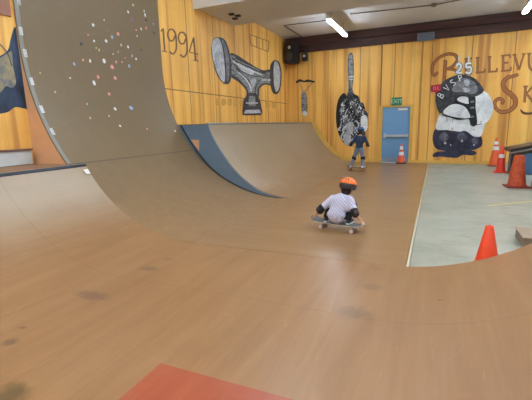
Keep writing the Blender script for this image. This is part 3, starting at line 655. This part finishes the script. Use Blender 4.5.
# strip lights
TUBE = emis('tube_light', (226, 241, 255), 34.0)
def strip(x, y0, y1, z, zt, label, wide=.115, group=None):
    q = thing('strip_light', label, 'light', (x, (y0 + y1) / 2, z), 0, group); h = (y1 - y0) / 2
    obj('housing', box(-wide / 2 - .02, wide / 2 + .02, -h, h, .03, .10, bev=.01), WHITE, q)
    obj('tube', box(-wide / 2, wide / 2, -h + .03, h - .03, -.01, .03, bev=.01), TUBE, q)
    for s in (-1, 1): obj('hanger', cyl((0, s * h * .7, .10), (0, s * h * .7, zt - z), .006), METAL, q)
strip(-3.02, 11.6, 13.95, 4.40, 4.78, 'bright fluorescent strip light left of the ceiling conduit, over the far quarter pipe')
strip(2.10, 11.3, 13.65, 4.40, 4.78, 'bright fluorescent strip light at the top right corner of the view')
for i, (x, y) in enumerate([(-3.0, -1.2), (-3.0, 2.6), (-2.6, 6.6), (.2, -1.2), (.2, 2.6), (.4, 6.4), (3.4, -1.2), (3.4, 2.6), (3.6, 6.6), (-4.6, 0.7)]):
    strip(x, y - 1.2, y + 1.2, 5.2, 5.6, 'fluorescent strip light hanging over the front of the hall, out of the view', group='strip lights over the front of the hall')
for x, y in ((5.0, 12.6), (5.0, 9.4)): strip(x, y - 1.2, y + 1.2, 4.3, 4.36 if y < 10 else 4.78, 'added fluorescent strip light brightening the back from the right side of the hall, out of the view', group='added strip lights over the right side')  # unseen fixtures added to brighten the back of the hall

# ------------------------------------------------------------------ cones
def cone(name, label, x, y, z, h, rb, rt, base, cc, bands=(), bc=None, rot=0, tone='base'):
    q = thing(name, label, 'cone', (x, y, z), rot)
    hb = .03
    b = lathe([(rb, hb), (rb * .98, hb + .01), (rt, h), (rt * .72, h), (rt * .72, h - .04), (rb * .9, hb)][:5] if False else [(rb, hb), (rb * .97, hb + .015), (rt, h - .004), (rt * .9, h), (rt * .6, h), (rt * .55, h - .03)], 32)
    obj('cone_body', b, cc, q, True)
    b = box(-base / 2, base / 2, -base / 2, base / 2, 0, hb, bev=.01); lathe([(rb * 1.12, hb - .002), (rb * 1.05, hb + .012)], 32, b); obj('base', b, bc or cc, q)
    for z0, z1 in bands:
        r = lambda zz: rb * .97 + (rt - rb * .97) * (zz - hb - .015) / (h - .004 - hb - .015) + .003
        b = bmesh.new(); lathe([(r(z0), z0), (r(z1), z1)], 32, b); obj('reflective_band', b, plain('band_white', (232, 232, 236), .35, .06), q, True)
    return q
ORG = plain('cone_orange', (234, 98, 44), .4, .1, 8); ORB = plain('cone_bright', (242, 76, 40), .38, .06, 6); ORD = paint('cone_worn', (160, 66, 36), (214, 88, 46), 9)
ORR = plain('cone_red', (232, 58, 40), .38, .08, 6); BLK = plain('cone_black_base', (40, 30, 32), .5)
cone('traffic_cone', 'orange traffic cone with white bands on a black base in front of the blue door', -1.13, YW - .24, 0, .70, .135, .03, .36, ORG, ((.30, .42), (.50, .62)), BLK)
cone('traffic_cone', 'tall orange cone with white bands against the back wall, behind a red cone', 1.80, 14.55, -.012, .92, .17, .03, .40, ORG, ((.52, .64), (.70, .80)), plain('cone_dark_orange', (150, 66, 36), .5))
cone('traffic_cone', 'slim red cone with one white band, standing before the tall banded cone', 1.74, 12.75, -.012, .76, .125, .035, .36, ORR, ((.42, .52),), ORR)
cone('traffic_cone', 'wide worn dark orange cone with a blunt top beside the wooden box', 1.70, 10.0, -.012, .70, .185, .10, .46, ORD, (), plain('cone_worn_base', (146, 50, 34), .5), .1)
cone('traffic_cone', 'bright plain orange cone just behind the edge of the near ramp', .535, 4.27, -.012, .44, .115, .036, .24, ORB, (), ORB)

# low ledge with black top and blue side at right
lg = thing('kicker_ramp', 'black-topped ramp box with a blue side behind the worn cone at right', 'ramp box', (2.4, 12.6, 0))
def wedge(x0, x1, ya, yb, z0a, z0b, z1a, z1b, bm=None):
    b = prism([(x0, ya, z0a), (x1, ya, z0b), (x1, ya, z1b), (x0, ya, z1a)], (0, yb - ya, 0), bm); return b
obj('top', wedge(1.86, 3.6, 12.2, 13.3, .60, .98, .68, 1.06), plain('black_top', (46, 42, 46), .35), lg, world=True)
obj('blue_side', wedge(1.98, 3.56, 12.28, 13.2, .0, .0, .50, .88), plain('ledge_blue', (70, 106, 146), .45, .15, 5), lg, world=True)
obj('steel_edge', wedge(1.86, 3.6, 12.18, 12.22, .56, .94, .60, .98), METAL, lg, world=True)
for x in (1.90, 3.4): obj('leg', box(x, x + .07, 12.24, 12.30, -.012, .60 + (x - 1.9) * .22), DARK, lg, world=True)
# wooden box at the right edge
wb = thing('wooden_box', 'brown wooden box beside the worn cone at the right edge of the view', 'box', (2.2, 9.7, -.012))
obj('body', box(-.23, .5, -.3, .3, 0, .66, bev=.01), paint('box_wood', (112, 80, 54), (148, 110, 76), 5), wb)
obj('lid', box(-.26, .53, -.33, .33, .66, .69, bev=.008), plain('lid_wood', (128, 96, 66), .5), wb)
gb = thing('small_box', 'grey-brown low box on the concrete at right, beyond the near ramp edge', 'box', (1.18, 5.35, -.012), .0)
obj('body', box(-.19, .5, -.25, .25, 0, .115, bev=.01), plain('greybrown', (136, 118, 100), .6, .15, 6), gb)
obj('top', box(-.20, .51, -.26, .26, .115, .13, bev=.004), plain('greybrown_top', (160, 140, 120), .6, .15, 6), gb)
pa, pb = ground(488, 205), ground(540, 200.2)
pa.z = pb.z = -.011; d = (pb - pa).normalized(); n = Vector((-d.y, d.x, 0)) * .025
prop(obj('floor_tape', prism([pa - n, pb - n, pb + n, pa + n], (0, 0, .003)), plain('yellow_tape', (214, 196, 120), .5, .1)), 'pale yellow tape line on the concrete floor at right', 'tape')

# ------------------------------------------------------------------ skateboards
def skateboard(label, x, y, rz, deckmat, edgemat, wmat, L=.86, W=.20):
    q = thing('skateboard', label, 'skateboard', (x, y, 0), rz)
    b = bmesh.new(); n = 24; m = 6; top = []; bot = []
    for i in range(n + 1):
        s = -1 + 2 * i / n; xx = s * L / 2; e = max(0, abs(s) - .66) / .34
        hw = W / 2 * math.sqrt(max(.02, 1 - (max(0, abs(s) - .74) / .26) ** 2.2)); z = .098 + .05 * e ** 1.4
        top.append([b.verts.new((xx, hw * (-1 + 2 * j / m), z + .006 * abs(-1 + 2 * j / m) ** 2)) for j in range(m + 1)])
        bot.append([b.verts.new((xx, hw * (-1 + 2 * j / m), z - .012 + .006 * abs(-1 + 2 * j / m) ** 2)) for j in range(m + 1)])
    for i in range(n):
        for j in range(m):
            b.faces.new((top[i][j], top[i + 1][j], top[i + 1][j + 1], top[i][j + 1])); b.faces.new((bot[i][j], bot[i][j + 1], bot[i + 1][j + 1], bot[i + 1][j]))
        b.faces.new((top[i][0], bot[i][0], bot[i + 1][0], top[i + 1][0])); b.faces.new((top[i][m], top[i + 1][m], bot[i + 1][m], bot[i][m]))
    for i in (0, n):
        for j in range(m): b.faces.new((top[i][j], top[i][j + 1], bot[i][j + 1], bot[i][j]))
    o = obj('deck', b, [deckmat, edgemat], q, True)
    for p_ in o.data.polygons:
        if p_.normal.z < .5: p_.material_index = 1
    for s in (-1, 1):
        b = box(s * .235 - .03, s * .235 + .03, -.03, .03, .072, .087, bev=.004); cyl((s * .235, 0, .08), (s * .235, 0, .04), .014, .018, 12, b)
        cyl((s * .235, -.09, .028), (s * .235, .09, .028), .008, bm=b); box(s * .235 - .012, s * .235 + .012, -.055, .055, .02, .048, b, bev=.004)
        tr = obj('truck', b, METAL, q)
        for t_ in (-1, 1):
            b = bmesh.new(); yy = t_ * .082
            lathe([(.018, -.016), (.026, -.012), (.028, 0), (.026, .012), (.018, .016)], 20, b)
            bmesh.ops.rotate(b, verts=b.verts, cent=(0, 0, 0), matrix=Matrix.Rotation(PI / 2, 3, 'X')); bmesh.ops.translate(b, verts=b.verts, vec=(s * .235, yy, .028)); obj('wheel', b, wmat, q, True)
    return q
GRIP = plain('grip_tape', (112, 114, 118), .9, .2, 60)
skateboard('skateboard with pale wheels under the crouching child in the orange helmet', -1.19, 5.18, math.radians(-14), GRIP, paint('board_graphic', (150, 158, 160), (206, 206, 196), 9), plain('wheel_pink', (226, 196, 192), .4))
skateboard('skateboard under the standing child in the blue helmet', -2.25, 12.25, math.radians(-22), GRIP, plain('ply_edge', (150, 110, 90), .5), plain('wheel_red', (196, 96, 84), .4), L=.72)

# ------------------------------------------------------------------ people
def remesh(name, bm, mat, parent, voxel=.008, smooth=4):
    me = bpy.data.meshes.new('tmp'); bm.to_mesh(me); bm.free()
    o = bpy.data.objects.new('tmp', me); COL.objects.link(o)
    r = o.modifiers.new('r', 'REMESH'); r.mode = 'VOXEL'; r.voxel_size = voxel
    if smooth:
        s = o.modifiers.new('s', 'SMOOTH'); s.iterations = smooth; s.factor = .5
    bpy.context.view_layer.update()
    m2 = bpy.data.meshes.new_from_object(o.evaluated_get(bpy.context.evaluated_depsgraph_get()))
    bpy.data.objects.remove(o); m2.name = name; m2.materials.clear(); m2.materials.append(mat)
    for p_ in m2.polygons: p_.use_smooth = True
    q = bpy.data.objects.new(name, m2); COL.objects.link(q); q.parent = parent; return q
SKIN = plain('skin', (214, 164, 138), .5, .05, 20)
V = Vector
def hand(bm, wrist, d, pn_, s=1.0, curl=.5, thumb=1):
    """palm and five fingers; d = finger direction, pn_ = palm normal (fingers curl towards it)"""
    d = V(d).normalized(); pn_ = V(pn_).normalized(); sd = d.cross(pn_).normalized() * thumb; w = V(wrist)
    for k in (-.6, 0, .6): cap(w + sd * .018 * k * s, w + d * .055 * s + sd * .024 * k * s, .013 * s, .012 * s, bm)
    for i, (o_, l) in enumerate(((.027, .048), (.010, .056), (-.008, .052), (-.025, .040))):
        a = w + d * .055 * s + sd * o_ * s; l *= s
        d1 = (d * math.cos(curl) + pn_ * math.sin(curl)); c1 = a + d1 * l * .45
        d2 = (d * math.cos(curl * 2.2) + pn_ * math.sin(curl * 2.2)); c2 = c1 + d2 * l * .32; d3 = (d * math.cos(curl * 3) + pn_ * math.sin(curl * 3))
        cap(a, c1, .0085 * s, .008 * s, bm); cap(c1, c2, .008 * s, .0072 * s, bm); cap(c2, c2 + d3 * l * .24, .0072 * s, .0065 * s, bm)
    a = w + d * .015 * s + sd * .024 * s; b_ = a + (d * .7 + sd * .7 + pn_ * .3).normalized() * .03 * s
    cap(a, b_, .010 * s, .009 * s, bm); cap(b_, b_ + (d * .8 + sd * .2 + pn_ * .6).normalized() * .022 * s, .009 * s, .0075 * s, bm)
def head(bm, c, R_, s=1.0):
    """R_: 3x3 head orientation, +y is the face"""
    def P(x, y, z): return V(c) + R_ @ V((x, y, z)) * s
    e = R_.to_euler()
    ell(P(0, -.005, .02), (.075 * s, .09 * s, .085 * s), e, bm); ell(P(0, .02, -.04), (.056 * s, .066 * s, .065 * s), e, bm)
    cap(P(0, .088, .012), P(0, .102, -.018), .007 * s, .011 * s, bm)      # nose
    ell(P(0, .076, -.07), (.022 * s, .02 * s, .018 * s), e, bm)
    for k in (-1, 1): ell(P(.078 * k, 0, -.005), (.009 * s, .02 * s, .028 * s), e, bm); ell(P(.03 * k, .06, -.03), (.024 * s, .025 * s, .022 * s), e, bm)
    cap(P(-.016, .083, -.048), P(.016, .083, -.048), .006 * s, .006 * s, bm)
def face_bits(q, c, R_, s):
    def P(x, y, z): return V(c) + R_ @ V((x, y, z)) * s
    for k in (-1, 1):
        e = obj('eye', ell(P(.03 * k, .077, .012), .012 * s), WHITE, q, True); obj('pupil', ell(P(.03 * k, .087, .012), .006 * s), DARK, e, True)
    obj('mouth', cap(P(-.016, .088, -.049), P(.016, .088, -.049), .003 * s, .003 * s, bmesh.new()), plain('lips', (176, 96, 92), .5), q, True)
def helmet(q, c, R_, s, shellm, lowm, ventm):
    """outer shell over a dark lower band, open underneath, with vents"""
    rx, ry, rz = .112 * s, .130 * s, .108 * s; Mx = Matrix.Translation(V(c) + R_ @ V((0, -.005, .035)) * s) @ R_.to_4x4()
    def shell(z0, z1, g, name, m, par):
        b = bmesh.new(); n = 32; rows = []
        for layer in (g, g - .012 * s):
            rr = []
            for i in range(13):
                z = z0 + (z1 - z0) * i / 12; zz = min(.9995, max(-.95, z)); k = math.sqrt(1 - zz * zz)
                rr.append([b.verts.new((math.cos(2 * PI * j / n) * (rx + layer) * k, math.sin(2 * PI * j / n) * (ry + layer) * k, zz * (rz + layer))) for j in range(n)])
            for a, c_ in zip(rr, rr[1:]):
                for j in range(n): b.faces.new((a[j], a[(j + 1) % n], c_[(j + 1) % n], c_[j]))
            rows.append(rr)
        for e_ in (0, -1):
            for j in range(n): b.faces.new((rows[0][e_][j], rows[0][e_][(j + 1) % n], rows[1][e_][(j + 1) % n], rows[1][e_][j]))
        bmesh.ops.transform(b, matrix=Mx, verts=b.verts); return obj(name, b, m, par, True)
    h = shell(.16, .9995, .004 * s, 'helmet', shellm, q)
    shell(-.52, .18, .0, 'helmet_rim', lowm, h)
    for ax_ in (-.5, -.17, .17, .5):
        for (y0, z0) in ((-.6, .62), (.35, .72)):
            dvec = V((ax_ * .75, y0, z0)).normalized(); p_ = V((dvec.x * (rx + .003), dvec.y * (ry + .003), dvec.z * (rz + .003)))
            b = bmesh.new(); q_ = dvec.to_track_quat('Z', 'Y').to_matrix().to_4x4(); r_ = bmesh.ops.create_uvsphere(b, u_segments=12, v_segments=8, radius=1)
            bmesh.ops.transform(b, matrix=Mx @ Matrix.Translation(p_) @ q_ @ Matrix.Diagonal((.009 * s, .024 * s, .004 * s, 1)), verts=b.verts); obj('vent', b, ventm, h, True)
    return h
def shoe(q, heel, toe, mat, sole, s=1.0):
    heel = V(heel); toe = V(toe); d = (toe - heel).normalized(); u = V((0, 0, 1))
    b = bmesh.new(); cap(heel + u * .035 * s, toe + u * .028 * s, .034 * s, .028 * s, b); ell(heel + d * .03 * s + u * .055 * s, (.036 * s,) * 3, (0, 0, 0), b); cap(heel + d * .05 * s + u * .06 * s, toe - d * .05 * s + u * .036 * s, .03 * s, .028 * s, b)
    o = remesh('shoe', b, mat, q, .008, 3)
    b = bmesh.new(); sd = d.cross(u).normalized(); pts = []
    for i in range(20):
        a = 2 * PI * i / 20; L2 = (toe - heel).length / 2 + .036 * s; x = math.cos(a); y = math.sin(a)
        pts.append((heel + toe) / 2 + d * L2 * (abs(x) ** .7) * (1 if x > 0 else -1) + sd * .037 * s * (abs(y) ** .8) * (1 if y > 0 else -1) + u * 0)
    obj('sole', prism(pts, (0, 0, .018 * s)), sole, o)
def pad(q, name, c, axis, r, h, mat, capm, out):
    axis = V(axis).normalized(); c = V(c)
    b = bmesh.new(); cap(c - axis * h * .3, c + axis * h * .3, r, r * .95, b); o = remesh(name, b, mat, q, .007, 2)
    b = bmesh.new(); ell(c + V(out).normalized() * r * .75, (r * .6, r * .6, r * .75), bm=b); obj('cap', b, capm, o, True)

# --- crouching child with the orange helmet
def check_shirt():
    t = NT('plaid_shirt'); o = t.xyz()
    w1 = t.math('FRACT', t.math('MULTIPLY', t.math('ADD', o[0], o[2]), 22)); w2 = t.math('FRACT', t.math('MULTIPLY', t.math('SUBTRACT', o[0], o[2]), 22))
    c = t.mix(t.math('LESS_THAN', w1, .35), lin(214, 222, 240), lin(172, 188, 228)); c = t.mix(t.math('MULTIPLY', t.math('LESS_THAN', w2, .35), .55), c, lin(206, 168, 206))
    return t.out(c, .8)
BLACKC = plain('black_cloth', (30, 30, 36), .8); NAVY = plain('navy_shoe', (48, 58, 84), .6)
k1 = thing('person', 'crouching child in orange helmet and pale plaid shirt, gripping the skateboard ends', 'person', (-1.19, 5.18, 0), math.radians(-8))
Rh = Euler((-.25, 0, -.25)).to_matrix(); hc = V((.105, .075, .59))
hip = V((0, -.055, .235)); chest = V((.045, -.005, .41)); neck = V((.085, .045, .50))
shL, shR = V((-.075, -.005, .44)), V((.165, -.005, .445)); elL, elR = V((-.235, -.06, .285)), V((.255, -.06, .285)); haL, haR = V((-.335, -.015, .178)), V((.345, -.055, .170))
kL, kR = V((-.17, .17, .34)), V((.15, .18, .33)); aL, aR = V((-.17, -.02, .17)), V((.155, -.02, .17))
b = bmesh.new()
ell(hip, (.115, .10, .09), bm=b); cap(hip, chest, .095, .095, b); cap(shL, shR, .045, .045, b); cap(chest, neck, .08, .045, b); cap(neck, hc + V((0, 0, -.03)), .038, .04, b); head(b, hc, Rh, .92)
for s_, e_, h_ in ((shL, elL, haL), (shR, elR, haR)): cap(s_, e_, .036, .028, b); cap(e_, h_, .028, .019, b)
for s_, k_, a_ in ((-1, kL, aL), (1, kR, aR)): cap(hip + V((.06 * s_, 0, 0)), k_, .062, .045, b); cap(k_, a_, .045, .03, b); cap(a_, a_ + V((0, .0, -.03)), .03, .028, b)
hand(b, haL, (-.75, .1, -.65), (.35, .0, -.9), .95, .45, 1); hand(b, haR, (.75, .0, -.65), (-.35, .0, -.9), .95, .45, -1)
remesh('body', b, SKIN, k1, .006, 3)
face_bits(k1, hc, Rh, .92)
b = bmesh.new(); cap(hip + V((0, -.005, -.01)), chest, .125, .118, b); ell(hip + V((0, -.01, .0)), (.14, .115, .075), bm=b); cap(chest, neck + V((-.01, -.01, -.04)), .11, .065, b); cap(shL, shR, .058, .058, b); cap(chest + V((-.1, 0, -.06)), chest + V((.1, 0, -.06)), .08, .08, b)
for s_, e_ in ((shL, elL), (shR, elR)): cap(s_, s_ + (e_ - s_) * .72, .056, .052, b)
remesh('shirt', b, check_shirt(), k1, .009, 6)
b = bmesh.new(); ell(hip + V((0, 0, -.03)), (.12, .105, .07), bm=b)
for s_, k_, a_ in ((-1, kL, aL), (1, kR, aR)): cap(hip + V((.07 * s_, 0, 0)), k_, .072, .056, b); cap(k_, a_ + V((0, 0, .015)), .056, .042, b)
remesh('trousers', b, BLACKC, k1, .009, 4)
b = bmesh.new(); ell(hc + V((-.012, -.035, -.03)), (.07, .065, .07), bm=b); cap(hc + V((-.015, -.05, -.05)), neck + V((-.01, -.03, .02)), .05, .04, b); remesh('hair', b, plain('dark_hair', (44, 34, 30), .8), k1, .008, 3)
helmet(k1, hc + V((0, 0, .0)), Rh, 1.02, plain('helmet_orange', (244, 120, 40), .35, .06), plain('helmet_dark', (64, 58, 62), .5), BLACKC)
for nm, e_, s_ in (('elbow_pad', elL, -1), ('elbow_pad', elR, 1)): pad(k1, nm, e_, (s_ * .5, .0, -1), .056, .07, BLACKC, plain('pad_cap', (60, 52, 52), .4), (s_ * .6, -.7, 0))
shoe(k1, aL + V((0, -.02, -.062)), aL + V((-.01, .12, -.062)), NAVY, WHITE, .95); shoe(k1, aR + V((0, -.02, -.062)), aR + V((.01, .12, -.062)), NAVY, WHITE, .95)

# --- standing child with the blue helmet
k2 = thing('person', 'standing child in blue helmet, dark blue shirt and knee pads, seen from behind', 'person', (-2.25, 12.25, 0), math.radians(-8))
Rh = Euler((-.1, 0, -.1)).to_matrix(); hc = V((.105, .02, 1.235))
pel = V((.075, 0, .70)); ch = V((.095, -.01, .96)); nk = V((.10, 0, 1.08))
sL, sR = V((-.035, 0, 1.03)), V((.235, 0, 1.03)); eL, eR = V((-.165, -.07, .83)), V((.36, -.07, .82)); hL, hR = V((-.045, .03, .70)), V((.225, .04, .66))
kL, kR = V((-.10, .04, .40)), V((.185, .04, .40)); aL, aR = V((-.185, -.02, .165)), V((.20, -.02, .165))
b = bmesh.new(); ell(pel, (.11, .08, .08), bm=b); cap(pel, ch, .085, .09, b); cap(sL, sR, .045, .045, b); cap(ch, nk, .08, .04, b); cap(nk, hc, .038, .04, b); head(b, hc, Rh, .95)
for s_, e_, h_ in ((sL, eL, hL), (sR, eR, hR)): cap(s_, e_, .038, .03, b); cap(e_, h_, .03, .02, b)
for s_, k_, a_ in ((-1, kL, aL), (1, kR, aR)): cap(pel + V((.055 * s_, 0, -.02)), k_, .068, .047, b); cap(k_, a_, .047, .03, b); cap(a_, a_ + V((0, 0, -.03)), .03, .028, b)
hand(b, hL, (.7, .5, -.4), (.2, -.3, -.9), .95, .35, -1); hand(b, hR, (-.4, .4, -.8), (-.6, -.2, .3), .95, .35, 1)
remesh('body', b, SKIN, k2, .007, 3); face_bits(k2, hc, Rh, .95)
b = bmesh.new(); cap(pel + V((0, 0, .06)), ch, .108, .112, b); ell(pel + V((0, 0, .05)), (.125, .095, .06), bm=b); cap(sL, sR, .058, .058, b); cap(ch, nk + V((0, 0, -.03)), .1, .055, b); cap(ch + V((-.07, 0, -.03)), ch + V((.07, 0, -.03)), .08, .08, b)
for s_, e_ in ((sL, eL), (sR, eR)): cap(s_, s_ + (e_ - s_) * .6, .055, .05, b)
remesh('shirt', b, plain('navy_shirt', (44, 62, 96), .8, .15, 10), k2, .009, 5)
b = bmesh.new(); ell(pel, (.12, .095, .075), bm=b)
for s_, k_, a_ in ((-1, kL, aL), (1, kR, aR)): cap(pel + V((.06 * s_, 0, -.02)), k_, .082, .06, b); cap(k_, a_ + V((0, 0, .0)), .058, .046, b)
remesh('trousers', b, plain('grey_blue_jeans', (120, 136, 164), .8, .15, 10), k2, .009, 4)
b = bmesh.new(); ell(hc + V((0, -.03, -.04)), (.072, .07, .07), bm=b); remesh('hair', b, plain('brown_hair', (70, 50, 40), .8), k2, .009, 3)
helmet(k2, hc, Rh, .92, plain('helmet_blue', (50, 100, 170), .35, .06), plain('helmet_navy', (36, 52, 86), .5), BLACKC)
for e_, s_ in ((eL, -1), (eR, 1)): pad(k2, 'elbow_pad', e_, (s_ * .5, 0, -1), .052, .08, BLACKC, plain('pad_cap', (0, 0, 0)), (s_ * .6, -.6, 0))
for k_, s_ in ((kL, -1), (kR, 1)): pad(k2, 'knee_pad', k_, (s_ * .2, 0, -1), .072, .08, BLACKC, plain('pad_cap', (0, 0, 0)), (0, .8, 0))
GS = plain('grey_shoe', (190, 196, 204), .6)
shoe(k2, aL + V((0, -.03, -.06)), aL + V((-.02, .12, -.06)), GS, WHITE, 1.0); shoe(k2, aR + V((0, -.03, -.06)), aR + V((.02, .12, -.06)), GS, WHITE, 1.0)

# ------------------------------------------------------------------ world and view
w = bpy.data.worlds.new('world'); SC.world = w; w.use_nodes = True
w.node_tree.nodes['Background'].inputs[0].default_value = (1, .98, .95, 1); w.node_tree.nodes['Background'].inputs[1].default_value = .3
SC.view_settings.view_transform = 'Standard'; SC.view_settings.look = 'None'; SC.view_settings.gamma = 1; SC.view_settings.exposure = 1.0
